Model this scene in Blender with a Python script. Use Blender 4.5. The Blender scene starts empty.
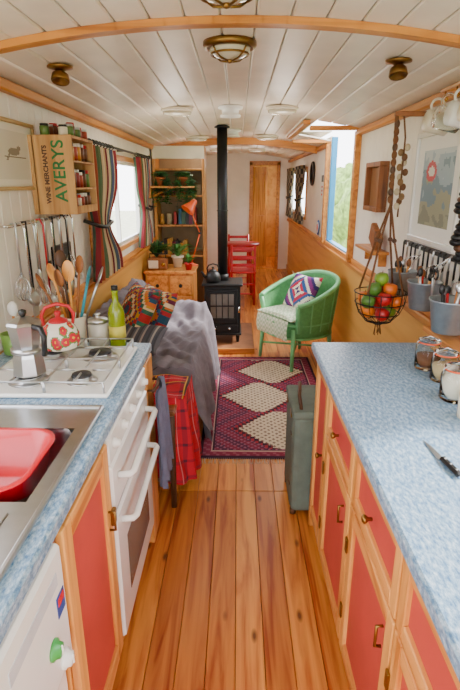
import bpy,bmesh,math,random
from mathutils import Vector,Matrix,Euler,noise
random.seed(5)
V=Vector
def C(h):
    h=h.lstrip('#'); o=[]
    for i in (0,2,4):
        c=int(h[i:i+2],16)/255; o.append(c/12.92 if c<=.04045 else ((c+.055)/1.055)**2.4)
    return tuple(o)
# ---------------- materials ----------------
def newmat(name):
    m=bpy.data.materials.new(name); m.use_nodes=True
    nt=m.node_tree; p=nt.nodes['Principled BSDF']; return m,nt,p
def N(nt,t,**k):
    n=nt.nodes.new(t)
    for a,b in k.items(): setattr(n,a,b)
    return n
def ramp(nt,stops):
    r=N(nt,'ShaderNodeValToRGB'); e=r.color_ramp.elements
    while len(e)<len(stops): e.new(.5)
    for i,(p,c) in enumerate(stops):
        e[i].position=p; e[i].color=(*c,1)
    return r
def math_(nt,op,a,b=None):
    n=N(nt,'ShaderNodeMath',operation=op)
    for i,x in enumerate((a,b)):
        if x is None: continue
        if isinstance(x,(int,float)): n.inputs[i].default_value=x
        else: nt.links.new(x,n.inputs[i])
    return n.outputs[0]
def M(name,hexc,rough=.5,metal=0,var=.12,scale=12,bump=0,bscale=80,trans=0,spec=.5,coat=0):
    m,nt,p=newmat(name); c=C(hexc)
    p.inputs['Roughness'].default_value=rough; p.inputs['Metallic'].default_value=metal
    p.inputs['Specular IOR Level'].default_value=spec; p.inputs['Coat Weight'].default_value=coat
    if trans: p.inputs['Transmission Weight'].default_value=trans
    tc=N(nt,'ShaderNodeTexCoord'); nz=N(nt,'ShaderNodeTexNoise'); nz.inputs['Scale'].default_value=scale; nz.inputs['Detail'].default_value=4
    nt.links.new(tc.outputs['Object'],nz.inputs['Vector'])
    r=ramp(nt,[(.3,tuple(x*(1-var) for x in c)),(.7,tuple(min(1,x*(1+var)) for x in c))])
    nt.links.new(nz.outputs['Fac'],r.inputs[0]); nt.links.new(r.outputs[0],p.inputs['Base Color'])
    if bump:
        n2=N(nt,'ShaderNodeTexNoise'); n2.inputs['Scale'].default_value=bscale
        nt.links.new(tc.outputs['Object'],n2.inputs['Vector'])
        b=N(nt,'ShaderNodeBump'); b.inputs['Strength'].default_value=bump; b.inputs['Distance'].default_value=.01
        nt.links.new(n2.outputs['Fac'],b.inputs['Height']); nt.links.new(b.outputs[0],p.inputs['Normal'])
    return m
def WOOD(name,light,dark,axis='Z',rough=.45,plank=0,knots=.0,tone=.35,sc=1.0,coat=0):
    m,nt,p=newmat(name); p.inputs['Roughness'].default_value=rough; p.inputs['Coat Weight'].default_value=coat
    p.inputs['Coat Roughness'].default_value=.25
    tc=N(nt,'ShaderNodeTexCoord'); sp=N(nt,'ShaderNodeSeparateXYZ'); nt.links.new(tc.outputs['Object'],sp.inputs[0])
    X,Y,Z=sp.outputs
    idx=None
    if plank: idx=math_(nt,'FLOOR',math_(nt,'DIVIDE',X,plank))
    s={'X':(1.5,22,22),'Y':(22,1.5,22),'Z':(22,22,1.5)}[axis]
    cb=N(nt,'ShaderNodeCombineXYZ')
    for i,(o,k) in enumerate(zip((X,Y,Z),s)):
        v=math_(nt,'MULTIPLY',o,k*sc)
        if plank and i==1: v=math_(nt,'ADD',v,math_(nt,'MULTIPLY',idx,7.37))
        nt.links.new(v,cb.inputs[i])
    nz=N(nt,'ShaderNodeTexNoise'); nz.inputs['Scale'].default_value=1; nz.inputs['Detail'].default_value=6; nz.inputs['Distortion'].default_value=.9
    nt.links.new(cb.outputs[0],nz.inputs['Vector'])
    l,d=C(light),C(dark)
    r=ramp(nt,[(.33,d),(.48,tuple(a*.65+b*.35 for a,b in zip(l,d))),(.62,l)])
    nt.links.new(nz.outputs['Fac'],r.inputs[0]); col=r.outputs[0]
    if plank:
        seg=math_(nt,'FLOOR',math_(nt,'ADD',math_(nt,'DIVIDE',Y,2.28),0))
        wn=N(nt,'ShaderNodeTexWhiteNoise',noise_dimensions='1D'); nt.links.new(math_(nt,'ADD',idx,math_(nt,'MULTIPLY',seg,31.7)),wn.inputs['W'])
        tr=ramp(nt,[(0,(.60,.44,.32)),(.3,(.85,.72,.58)),(.55,(1,1,1)),(.8,(1.0,.84,.66)),(1,(1.0,1.0,1.0))]); nt.links.new(wn.outputs['Value'],tr.inputs[0])
        mx=N(nt,'ShaderNodeVectorMath',operation='MULTIPLY'); nt.links.new(col,mx.inputs[0]); nt.links.new(tr.outputs[0],mx.inputs[1]); col=mx.outputs[0]
    if knots:
        kc=N(nt,'ShaderNodeCombineXYZ')
        ks={'X':(2.2,7,7),'Y':(11,4.2,7),'Z':(7,7,2.2)}[axis]
        for i,(o,k) in enumerate(zip((X,Y,Z),ks)): nt.links.new(math_(nt,'MULTIPLY',o,k),kc.inputs[i])
        vo=N(nt,'ShaderNodeTexVoronoi'); vo.inputs['Scale'].default_value=1; vo.inputs['Randomness'].default_value=1
        nt.links.new(kc.outputs[0],vo.inputs['Vector'])
        kr=ramp(nt,[(.05,(1,1,1)),(.15,(0,0,0))]); nt.links.new(vo.outputs['Distance'],kr.inputs[0])
        mm=N(nt,'ShaderNodeMix',data_type='RGBA'); nt.links.new(math_(nt,'MULTIPLY',kr.outputs[0],knots),mm.inputs[0])
        nt.links.new(col,mm.inputs[6]); mm.inputs[7].default_value=(*C('#5a2408'),1); col=mm.outputs[2]
    nt.links.new(col,p.inputs['Base Color'])
    b=N(nt,'ShaderNodeBump'); b.inputs['Strength'].default_value=.08; b.inputs['Distance'].default_value=.005
    nt.links.new(nz.outputs['Fac'],b.inputs['Height']); nt.links.new(b.outputs[0],p.inputs['Normal'])
    return m
PW=.100
pine_floor=WOOD('pine_floorboards','#f8ae54','#b4541a','Y',.36,plank=PW,knots=.9,coat=.2)
pine=WOOD('pine_Z','#f0ac58','#c4742a','Z',.4,knots=.45)
pineY=WOOD('pine_Y','#eda655','#bf6e28','Y',.4,knots=.3)
trimY=WOOD('trim_Y','#d88f3a','#a9601c','Y',.4)
trimX=WOOD('trim_X','#d88f3a','#a9601c','X',.4)
ply=WOOD('honey_ply','#e6ae5a','#cc8c3a','Y',.4,sc=.4)
brownwood=WOOD('brown_wood','#9a5c2a','#5e3212','Z',.5)
darkwood=WOOD('dark_wood','#5c3a22','#35200f','Z',.5)
ceilwood=M('white_ceiling_boards','#efe3d2',.4,var=.07,scale=5)
whitewood=M('white_painted_boards','#f4ede2',.5,var=.04,scale=6)
whitewall=M('white_painted_wall','#f3ebe0',.55,var=.04,scale=6)
white=M('white_enamel','#f4f4f0',.22,var=.02,coat=.3)
plastic_white=M('white_plastic','#eeeeea',.35,var=.02)
redpaint=M('coral_red_paint','#c7463f',.5,var=.1,scale=5)
redplastic=M('red_plastic','#dc0426',.3,var=.04,coat=.3)
redgloss=M('red_gloss','#c01523',.3,var=.05)
steel=M('stainless_steel','#c9cccf',.28,1,var=.05,scale=30)
chrome=M('chrome','#d8d8d8',.12,1,var=.02)
alu=M('cast_aluminium','#b9babb',.3,1,var=.05)
galv=M('galvanised_metal','#9aa5ae',.4,.7,var=.12,scale=30)
brass=M('brass','#b98a35',.25,1,var=.06)
olbrass=M('aged_brass','#8d6a35',.35,1,var=.1)
iron=M('black_iron','#161618',.5,.3,var=.2,scale=30,bump=.1)
blackm=M('black_plastic','#121212',.4,var=.1)
glassdark=M('stove_glass','#1c1815',.08,var=.1)
blue=M('blue_paint','#2f8fc4',.4,var=.06)
greenw=M('green_wicker','#5caa68',.55,var=.14,scale=40,bump=.9,bscale=150)
greenrim=M('green_painted_cane','#74c486',.45,var=.1,scale=20)
greyblanket=M('grey_throw','#7d767f',.95,var=.14,scale=20,bump=.5,bscale=220)
greyteal=M('grey_green_canvas','#66756a',.7,var=.15,scale=15,bump=.3,bscale=200)
towelm=M('slate_towel','#6c7088',.95,var=.12,scale=20,bump=.5,bscale=250)
sofafab=M('sofa_fabric','#4b464f',.9,var=.1)
cream=M('cream_ceramic','#e9dfc8',.3,var=.03)
terracotta=M('terracotta','#b9623a',.8,var=.12)
leaf=M('leaf_green','#4c8a3a',.5,var=.35,scale=8)
leafd=M('leaf_dark','#2f6530',.5,var=.35,scale=8)
orange=M('orange_enamel','#e5581f',.35,var=.05)
glasscl,_,_p=newmat('clear_glass'); _p.inputs['Transmission Weight'].default_value=1; _p.inputs['Roughness'].default_value=.02; _p.inputs['IOR'].default_value=1.2; _p.inputs['Base Color'].default_value=(.95,.98,.97,1)
oilglass=M('olive_oil_glass','#9aad14',.1,var=.05,trans=.4)
black_rub=M('burner_cap','#2a2a2c',.5,var=.1)
tile=M('hearth_tile','#8a5a3a',.5,var=.25,scale=10)
rope=M('jute_rope','#6f4625',.9,var=.2,scale=60)
foliage=M('hedge_leaves','#7f9f4c',.8,var=.6,scale=7,bump=1,bscale=12)
grass=M('towpath_grass','#a9ab92',.9,var=.25,scale=4)
def vcmat(name,rough=.8,bump=.0,bs=200):
    m,nt,p=newmat(name); a=N(nt,'ShaderNodeAttribute',attribute_name='Col'); nt.links.new(a.outputs['Color'],p.inputs['Base Color'])
    p.inputs['Roughness'].default_value=rough
    if bump:
        tc=N(nt,'ShaderNodeTexCoord'); n2=N(nt,'ShaderNodeTexNoise'); n2.inputs['Scale'].default_value=bs; nt.links.new(tc.outputs['Object'],n2.inputs['Vector'])
        b=N(nt,'ShaderNodeBump'); b.inputs['Strength'].default_value=bump; b.inputs['Distance'].default_value=.01
        nt.links.new(n2.outputs['Fac'],b.inputs['Height']); nt.links.new(b.outputs[0],p.inputs['Normal'])
    return m
vcf=vcmat('patterned_fabric',.9,.4); vcp=vcmat('printed_paper',.5); vcc=vcmat('painted_glaze',.25)
# laminate
lam,nt,p=newmat('blue_mottled_laminate'); p.inputs['Roughness'].default_value=.3
tc=N(nt,'ShaderNodeTexCoord'); n1=N(nt,'ShaderNodeTexNoise'); n1.inputs['Scale'].default_value=80; n1.inputs['Detail'].default_value=7; n1.inputs['Roughness'].default_value=.72
mp=N(nt,'ShaderNodeMapping'); mp.inputs['Scale'].default_value=(1.5,.6,1); mp.inputs['Rotation'].default_value=(0,0,.5); nt.links.new(tc.outputs['Object'],mp.inputs[0]); nt.links.new(mp.outputs[0],n1.inputs['Vector'])
r=ramp(nt,[(.36,C('#44709c')),(.46,C('#7598ba')),(.55,C('#9cb8d0')),(.66,C('#cfdde9'))])
nt.links.new(n1.outputs['Fac'],r.inputs[0]); nt.links.new(r.outputs[0],p.inputs['Base Color'])

# ---------------- builder ----------------
class B:
    def __init__(s,name): s.name=name; s.bm=bmesh.new(); s.mats=[]; s.cl=s.bm.loops.layers.float_color.new('Col')
    def mi(s,m):
        if m not in s.mats: s.mats.append(m)
        return s.mats.index(m)
    def add(s,vs,fs,m,smooth=False,Mx=None,cols=None):
        if Mx is not None: vs=[Mx@V(v) for v in vs]
        bv=[s.bm.verts.new(v) for v in vs]; k=s.mi(m)
        for i,f in enumerate(fs):
            try: F=s.bm.faces.new([bv[j] for j in f])
            except ValueError: continue
            F.material_index=k; F.smooth=smooth
            if cols:
                for l in F.loops: l[s.cl]=(*cols[i],1)
    def box(s,c,d,m,bev=.003,R=None):
        t=bmesh.new(); bmesh.ops.create_cube(t,size=1)
        for v in t.verts: v.co=V((v.co.x*d[0],v.co.y*d[1],v.co.z*d[2]))
        bev=min(bev,min(d)*.45)
        if bev>0: bmesh.ops.bevel(t,geom=list(t.edges),offset=bev,segments=2 if bev>.008 else 1,affect='EDGES',profile=.5)
        t.verts.index_update()
        Mx=Matrix.Translation(V(c)) @ (R.to_4x4() if R else Matrix.Identity(4))
        s.add([v.co.copy() for v in t.verts],[[v.index for v in f.verts] for f in t.faces],m,False,Mx); t.free()
    def bx(s,x0,x1,y0,y1,z0,z1,m,bev=.003):
        s.box(((x0+x1)/2,(y0+y1)/2,(z0+z1)/2),(abs(x1-x0),abs(y1-y0),abs(z1-z0)),m,bev)
    def lathe(s,prof,loc,m,seg=24,R=None,smooth=True,sc=(1,1,1)):
        vs=[];fs=[];n=len(prof)
        for r,z in prof:
            for k in range(seg):
                a=2*math.pi*k/seg; vs.append((max(r,1e-4)*math.cos(a)*sc[0],max(r,1e-4)*math.sin(a)*sc[1],z*sc[2]))
        for i in range(n-1):
            for k in range(seg):
                k2=(k+1)%seg; fs.append([i*seg+k,i*seg+k2,(i+1)*seg+k2,(i+1)*seg+k])
        fs.append(list(range(seg))[::-1]); fs.append([ (n-1)*seg+k for k in range(seg)])
        s.add(vs,fs,m,smooth,Matrix.Translation(V(loc)) @ (R.to_4x4() if R else Matrix.Identity(4)))
    def cyl(s,p0,p1,r0,m,r1=None,seg=16):
        p0,p1=V(p0),V(p1); d=p1-p0; q=d.to_track_quat('Z','Y').to_matrix()
        L=d.length; r1=r0 if r1 is None else r1
        s.lathe([(r0,0),(r1,L)],p0,m,seg,q)
    def sph(s,c,r,m,R=None,seg=16):
        if isinstance(r,(int,float)): r=(r,r,r)
        prof=[(math.sin(math.pi*i/10),-math.cos(math.pi*i/10)) for i in range(11)]
        s.lathe(prof,c,m,seg,R,True,r)
    def tube(s,pts,r,m,seg=8,closed=False):
        pts=[V(p) for p in pts]; n=len(pts); vs=[];fs=[]
        rs=r if isinstance(r,(list,tuple)) else [r]*n
        up=None
        for i in range(n):
            a=pts[(i-1)%n] if (closed or i>0) else pts[i]; b=pts[(i+1)%n] if (closed or i<n-1) else pts[i]
            t=(b-a).normalized()
            if up is None:
                up=V((0,0,1)) if abs(t.z)<.9 else V((1,0,0))
            up=(up-t*up.dot(t)); up=up.normalized() if up.length>1e-6 else V((1,0,0)); w=t.cross(up)
            for k in range(seg):
                an=2*math.pi*k/seg; vs.append(pts[i]+(up*math.cos(an)+w*math.sin(an))*rs[i])
        for i in range(n if closed else n-1):
            j=(i+1)%n
            for k in range(seg):
                k2=(k+1)%seg; fs.append([i*seg+k,i*seg+k2,j*seg+k2,j*seg+k])
        if not closed: fs.append(list(range(seg))[::-1]); fs.append([(n-1)*seg+k for k in range(seg)])
        s.add(vs,fs,m,True)
    def ring(s,c,R,r,m,ax='Z',n=28,seg=8,Rm=None):
        pts=[]
        for i in range(n):
            a=2*math.pi*i/n; q=V((R*math.cos(a),R*math.sin(a),0))
            if ax=='X': q=V((0,q.x,q.y))
            if ax=='Y': q=V((q.x,0,q.y))
            if Rm: q=Rm@q
            pts.append(V(c)+q)
        s.tube(pts,r,m,seg,True)
    def grid(s,fn,nu,nv,m,col=None,smooth=True,Mx=None):
        vs=[fn(i/nu,j/nv) for j in range(nv+1) for i in range(nu+1)]; fs=[];cs=[]
        for j in range(nv):
            for i in range(nu):
                a=j*(nu+1)+i; fs.append([a,a+1,a+nu+2,a+nu+1])
                if col: cs.append(col((i+.5)/nu,(j+.5)/nv))
        s.add(vs,fs,m,smooth,Mx,cs if col else None)
    def loft(s,rings,m,cap0=False,cap1=True,smooth=True):
        n=len(rings[0]); vs=[v for r in rings for v in r]; fs=[]
        for i in range(len(rings)-1):
            for k in range(n):
                k2=(k+1)%n; fs.append([i*n+k,i*n+k2,(i+1)*n+k2,(i+1)*n+k])
        if cap0: fs.append(list(range(n))[::-1])
        if cap1: fs.append([(len(rings)-1)*n+k for k in range(n)])
        s.add(vs,fs,m,smooth)
    def cushion(s,c,w,h,t,R,col,m=None,n=28):
        for sg in (1,-1):
            def fn(u,v,sg=sg):
                a,b=u*2-1,v*2-1
                k=(1-abs(a)**2.6)*(1-abs(b)**2.6)
                e=1-.10*(1-abs(a)**2)*abs(b)**3; e2=1-.10*(1-abs(b)**2)*abs(a)**3
                return V((a*w/2*e2,b*h/2*e,sg*t/2*max(k,0)**.45))
            s.grid(fn,n,n,m or vcf,(lambda u,v:col(u,v)) if col else None,True,Matrix.Translation(V(c))@R.to_4x4())
    def done(s,fix=True):
        me=bpy.data.meshes.new(s.name)
        if fix: bmesh.ops.recalc_face_normals(s.bm,faces=s.bm.faces)
        s.bm.to_mesh(me); s.bm.free()
        for m in s.mats: me.materials.append(m)
        o=bpy.data.objects.new(s.name,me); bpy.context.scene.collection.objects.link(o); return o
def rrect(cx,cy,hx,hy,r,z,n=6):
    pts=[]
    for q,(sx,sy) in enumerate(((1,1),(-1,1),(-1,-1),(1,-1))):
        for k in range(n+1):
            a=math.pi/2*q+math.pi/2*k/n
            pts.append(V((cx+sx*(hx-r)+r*math.cos(a),cy+sy*(hy-r)+r*math.sin(a),z)))
    return pts
def Rx(a): return Matrix.Rotation(math.radians(a),3,'X')
def Ry(a): return Matrix.Rotation(math.radians(a),3,'Y')
def Rz(a): return Matrix.Rotation(math.radians(a),3,'Z')
def zceil(x): return 2.05-.118*x*x
W=.95; YE=9.5; Y0=-1.0
# ---------------- shell ----------------
b=B('floor'); pw=PW
for i in range(-10,10):
    x0=i*pw; yb=[Y0,2.28,5.2+.35*(i%3),YE]
    xa,xb=max(x0,-W),min(x0+pw,W)
    if xb-xa<.01: continue
    for a,c in zip(yb,yb[1:]): b.bx(xa+.001,xb-.001,a+.0015,c-.0015,-.03,0,pine_floor,.0015)
b.bx(-W,W,Y0,YE,-.06,-.031,blackm,0); b.done()
b=B('ceiling')
xs=[-.95+i*.1118 for i in range(18)]
for i in range(17):
    xa,xb=xs[i],xs[i+1]; xm=(xa+xb)/2
    for (ya,yb) in ((Y0,4.2),(4.2,5.45),(5.45,YE)):
        if xm>.56 and ya==4.2: continue
        ang=math.atan2(zceil(xb)-zceil(xa),xb-xa)
        b.box((xm,(ya+yb)/2,zceil(xm)+.008),(.1085,yb-ya,.016),ceilwood,.005,Matrix.Rotation(-ang,3,'Y'))
b.bx(-W,.56,Y0,YE,2.07,2.1,whitewall,0); b.bx(.56,W,Y0,4.2,2.04,2.1,whitewall,0); b.bx(.56,W,5.45,YE,2.04,2.1,whitewall,0)
b.done()
def wall(name,sx,openings):
    b=B(name); bw=.095
    cuts=sorted(set([o[0] for o in openings]+[o[1] for o in openings]+[YE]))
    y=Y0
    while y<YE-1e-4:
        ny=y+bw
        for c in cuts:
            if y+1e-4<c<ny-1e-4: ny=c;break
        if YE-ny<.001: ny=YE
        ny=min(ny,YE); ym=(y+ny)/2; segs=[(.9,2.0)]
        for (a,c,z0,z1) in openings:
            if a<ym<c:
                segs=[q for (s0,s1) in segs for q in ((s0,min(s1,z0)),(max(s0,z1),s1)) if q[1]-q[0]>.01]
        for s0,s1 in segs: b.bx(sx*W,sx*(W+.016),y+.0007,ny-.0007,s0,s1,whitewood,.004)
        y=ny
    b.bx(sx*(W+.002),sx*(W+.03),Y0,YE,-.06,.9,ply,0)
    b.done()
hatch=(4.2,5.45,.93,2.0)
LW=[(.2,1.5,1.1,1.75),(3.3,5.05,1.06,1.72)]  # first opening is out of view, added to let light onto the counter
RW=[(.2,1.5,1.1,1.75),hatch,(7.2,9.2,1.1,1.72)]  # first opening likewise unseen, added for light on the right-hand side
wall('wall_left',-1,LW); wall('wall_right',1,RW)
for sx in (-1,1):
    b=B('trim_gunwale_%s'%('left' if sx<0 else 'right')); b.bx(sx*.915,sx*.949,2.06,YE-.01,.885,.925,trimY,.006); b.bx(sx*.935,sx*.949,2.06,YE-.01,.925,.965,pineY,.004); b.done()
    b=B('trim_cornice_%s'%('left' if sx<0 else 'right'))
    if sx<0: b.bx(sx*.905,sx*.949,Y0,YE-.01,1.895,1.94,trimY,.008)
    else:
        b.bx(.905,.949,Y0,4.12,1.895,1.94,trimY,.008); b.bx(.905,.949,5.53,YE-.01,1.895,1.94,trimY,.008)
    b.done()
    b=B('baseboard_%s'%('left' if sx<0 else 'right')); b.bx(sx*.93,sx*.949,2.1,YE-.01,0,.09,trimY,.004); b.done()
def window(name,sx,o):
    y0,y1,z0,z1=o; b=B(name); f=.03
    for a in ((y0,y1,z0,z0+f),(y0,y1,z1-f,z1),(y0,y0+f,z0+f,z1-f),(y1-f,y1,z0+f,z1-f),((y0+y1)/2-.012,(y0+y1)/2+.012,z0+f,z1-f)):
        b.bx(sx*.952,sx*.99,a[0]+.002,a[1]-.002,a[2]+.001,a[3]-.001,white,.003)
    t=.04
    for a in ((y0-t,y1+t,z0-t,z0),(y0-t,y1+t,z1,z1+t),(y0-t,y0,z0,z1),(y1,y1+t,z0,z1)):
        b.bx(sx*.934,sx*.9495,a[0],a[1],a[2],a[3],pineY,.004)
    b.done()
window('added_window_left',-1,LW[0]); window('window_2',-1,LW[1]); window('added_window_right',1,RW[0]); window('window_4',1,RW[2])  # first left and first right windows are unseen, added as kitchen light sources
def rib(name,y,w=.05,t=.022,m=trimX):
    b=B(name); k=24
    for i in range(k):
        xa=-.93+1.86*i/k; xb=-.93+1.86*(i+1)/k; xm=(xa+xb)/2
        ang=math.atan2(zceil(xb)-zceil(xa),xb-xa)
        b.box((xm,y,zceil(xm)-t/2-.001),(1.86/k+.002,w,t),m,0,Matrix.Rotation(-ang,3,'Y'))
    b.done()
rib('trim_1',1.83); rib('trim_2',6.25,.06,.075)
# side hatch
b=B('window_5')
y0,y1=4.2,5.45
for a in ((y0,y1,.931,.975),(y0,y0+.05,.975,1.99),(y1-.04,y1,.975,1.99)):
    b.bx(.952,1.01,a[0]+.001,a[1]-.001,a[2],a[3],blue,.004)
b.bx(.905,.9495,y0-.07,y0-.002,.93,1.93,trimY,.004); b.bx(.905,.9495,y1+.002,y1+.07,.93,1.93,trimY,.004)
b.bx(.50,.555,y0-.06,y1+.06,1.975,2.005,trimY,.004); b.bx(.555,.95,y0-.06,y0-.002,1.935,1.965,trimX,.004); b.bx(.555,.95,y1+.002,y1+.06,1.935,1.965,trimX,.004)
R=Rz(28); c0=V((1.03,y0-.0,0))
def leafbox(d0,d1,z0,z1,m,t=.025):
    c=c0+R@V(((d0+d1)/2,0,0)); b.box((c.x,c.y,(z0+z1)/2),(d1-d0,t,z1-z0),m,.004,R)
leafbox(0,.04,.95,1.93,blue); leafbox(.50,.54,.95,1.93,blue); leafbox(.04,.50,.95,1.0,blue); leafbox(.04,.50,1.89,1.93,blue)
leafbox(.04,.50,1.0,1.89,glasscl,.004)
b.done()
b=B('wall_back')
b.bx(-W,.27,YE,YE+.04,-.03,2.06,whitewall,0); b.bx(.72,W,YE,YE+.04,-.03,2.06,whitewall,0); b.bx(.27,.72,YE,YE+.04,1.86,2.06,whitewall,0)
b.done()
b=B('door_1')
for a in ((.22,.28,0,1.9),(.71,.77,0,1.9),(.22,.77,1.85,1.92)): b.bx(a[0],a[1],YE-.03,YE-.002,a[2],a[3],trimY,.004)
R=Rz(50); hinge=V((.29,YE+.03,0))
for (a,c,z0,z1,m,t) in ((0,.08,0.01,1.83,pine,.035),(.33,.41,.01,1.83,pine,.035),(.08,.33,.01,.2,pine,.035),(.08,.33,.85,.97,pine,.035),(.08,.33,1.72,1.83,pine,.035),(.08,.33,.2,.85,pine,.015),(.08,.33,.97,1.72,pine,.015)):
    c_=hinge+R@V(((a+c)/2,0,0)); b.box((c_.x,c_.y,(z0+z1)/2),(c-a,t,z1-z0),m,.004,R)
b.done()
b=B('wall_corridor'); b.bx(-.2,1.0,YE+1.6,YE+1.64,-.03,2.06,ply,0); b.bx(.95,1.0,YE+.05,YE+.5,-.03,2.06,ply,0); b.bx(.95,1.0,YE+1.2,YE+1.6,-.03,2.06,ply,0); b.bx(.95,1.0,YE+.5,YE+1.2,-.03,1.1,ply,0); b.bx(-.2,-.15,YE+.05,YE+1.6,-.03,2.06,ply,0); b.bx(-.2,1,YE+.05,YE+1.6,2.06,2.1,whitewall,0); b.bx(-.2,1,YE+.05,YE+1.6,-.06,-.0,pine_floor,0)
b.done()
# ---------------- ceiling fixtures ----------------
lampglass=M('lamp_glass','#cfc6ae',.12,var=.05,coat=.5)
def domelamp(name,x,y,r):
    b=B(name); z=zceil(x)
    b.lathe([(r,0),(r,-.012),(r*.93,-.022),(r*.82,-.024),(r*.8,-.02)],(x,y,z-.001),olbrass,32)
    b.lathe([(r*.8,-.02),(r*.74,-.035),(r*.5,-.05),(r*.2,-.058),(0,-.06)],(x,y,z-.001),lampglass,32)
    b.ring((x,y,z-.042),r*.70,.004,olbrass); b.lathe([(.012,-.058),(.012,-.068),(0,-.072)],(x,y,z),olbrass,12)
    for k in range(4):
        a=math.pi/4+k*math.pi/2; b.tube([(x+r*f*math.cos(a),y+r*f*math.sin(a),z-h) for f,h in ((.85,.024),(.72,.042),(.5,.056),(.05,.066))],.0035,olbrass,6)
    b.done()
domelamp('brass_ceiling_lamp',-.03,2.12,.10); domelamp('brass_ceiling_lamp',-.03,1.50,.10)
def spot(x,y):
    b=B('brass_spotlight'); z=zceil(x)
    b.lathe([(.05,0),(.05,-.008),(.024,-.014),(.014,-.02),(.014,-.03)],(x,y,z-.004),olbrass,24)
    b.lathe([(.016,0),(.032,-.012),(.036,-.035),(.033,-.040),(.030,-.035),(.0,-.02)],(x,y,z-.025),olbrass,24,Rx(-18)); b.done()
spot(-.70,2.2); spot(.62,2.18)
def disc(x,y,r):
    b=B('ceiling_light'); z=zceil(x)
    b.lathe([(r,0),(r,-.012),(r*.9,-.02)],(x,y,z-.004),cream,32); b.lathe([(r*.9,-.018),(r*.85,-.035),(r*.5,-.045),(0,-.047)],(x,y,z-.004),lampglass,32)
    o=b.done()
    l=bpy.data.lights.new('fill_light','POINT'); l.energy=4; l.color=(1,.9,.78); l.shadow_soft_size=.1  # added fill lamp below an unlit fitting, brightens the cabin
    lo=bpy.data.objects.new('fill_light',l); bpy.context.scene.collection.objects.link(lo); lo.location=(x,y,z-.22); lo.parent=o
for x,y in ((-.41,3.7),(.30,3.7),(-.44,5.8),(.32,5.8),(-.3,8),(.3,8)): disc(x,y,.11 if y<5 else .13)
for yv in (3.75,5.3):
    b=B('mushroom_roof_vent'); z=zceil(-.05)
    b.lathe([(.085,0),(.085,-.015),(.06,-.02),(.055,-.05),(.07,-.055),(.07,-.068),(0,-.075)],(-.05,yv,z-.002),plastic_white,28); b.done()
# ---------------- cabinets ----------------
def panel_door(b,x,y0,y1,z0,z1,d,w=.045,knob=None,t=.02):
    xo=x+d*t
    b.bx(x,xo,y0,y0+w,z0,z1,pine,.003); b.bx(x,xo,y1-w,y1,z0,z1,pine,.003)
    b.bx(x,xo,y0+w,y1-w,z0,z0+w,pineY,.003); b.bx(x,xo,y0+w,y1-w,z1-w,z1,pineY,.003)
    b.bx(x,x+d*t*.45,y0+w,y1-w,z0+w,z1-w,redpaint,0)
    if knob: 
        b.lathe([(.005,0),(.005,.010),(.011,.016),(.012,.022),(.007,.026),(0,.027)],(xo,knob[0],knob[1]),olbrass,16,Ry(90*d))
b=B('kitchen_base_cabinet')
b.bx(-.93,-.385,.87,1.25,.1,.70,pine,.002); b.bx(-.41,-.385,.87,1.25,.70,.855,pine,.0); b.bx(-.93,-.42,.87,1.25,.0,.1,darkwood,.0)
panel_door(b,-.384,.872,1.248,.12,.852,1,.055)
b.box((-.358,1.235,.62),(.012,.03,.05),olbrass,.003)
b.tube([(-.362,1.2,.60),(-.345,1.2,.60),(-.345,1.2,.66),(-.362,1.2,.66)],.004,olbrass)
b.done()
b=B('kitchen_end_panel'); b.bx(-.93,-.385,1.87,2.03,.0,.855,pine,.003); b.bx(-.384,-.366,1.87,2.03,.0,.855,pine,.003)
b.done()
b=B('washing_machine')
b.bx(-.92,-.385,.26,.858,.015,.70,white,.012); b.bx(-.42,-.385,.26,.858,.69,.855,white,.004)
b.bx(-.386,-.362,.27,.85,.56,.85,plastic_white,.008)
kc=[('#3fa34d',.755,.665),('#f2f2ee',.80,.59),('#f2f2ee',.62,.665)]
for h,y,z in kc:
    b.lathe([(.022,0),(.022,.005),(.017,.008),(.015,.016),(.0,.018)],(-.362,y,z),M('knob_'+h[1:]+str(y),h,.3,var=.02),24,Ry(90)); b.box((-.344,y,z),(.005,.004,.026),plastic_white,.002)
b.box((-.3615,.815,.725),(.002,.04,.05),M('label_blue','#2c4f9c',.5),0); b.box((-.3605,.815,.735),(.002,.03,.018),redplastic,0); b.box((-.3615,.70,.79),(.002,.22,.03),M('label_grey','#c9ccd2',.5),0)
b.ring((-.365,.55,.32),.17,.018,chrome,'X'); b.lathe([(.16,0),(.12,-.03),(.0,-.05)],(-.36,.55,.32),glassdark,28,Ry(90))
b.done()
b=B('gas_oven')
b.bx(-.9,-.385,1.262,1.862,.09,.856,white,.004); b.bx(-.86,-.43,1.27,1.85,.0,.09,blackm,0)
b.bx(-.385,-.365,1.265,1.86,.765,.855,white,.005)
for i in range(5): b.lathe([(.016,0),(.016,.008),(.012,.011),(.011,.02),(0,.022)],(-.365,1.32+.12*i,.815),plastic_white,18,Ry(90))
b.bx(-.385,-.362,1.268,1.857,.60,.76,white,.008); b.bx(-.385,-.37,1.268,1.857,.585,.60,blackm,0)
b.bx(-.385,-.36,1.268,1.857,.12,.583,white,.008)
b.bx(-.3605,-.3585,1.38,1.75,.22,.44,M('oven_glass','#55544f',.1),.0)
for z in (.70,.54): 
    b.tube([(-.36,1.33,z),(-.325,1.335,z),(-.318,1.35,z),(-.318,1.78,z),(-.325,1.795,z),(-.36,1.80,z)],.011,white,10)
b.done()
b=B('kitchen_worktop')
hx0,hx1,hy0,hy1=-.88,-.435,.89,1.245
b.bx(-.945,hx0,-.2,2.035,.862,.9,lam,.004); b.bx(hx1,-.365,-.2,2.035,.862,.9,lam,.006)
b.bx(hx0-.004,hx1+.006,-.2,hy0,.862,.9,lam,0); b.bx(hx0-.004,hx1+.006,hy1,2.035,.862,.9,lam,0)
b.done()
b=B('stainless_sink')
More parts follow.
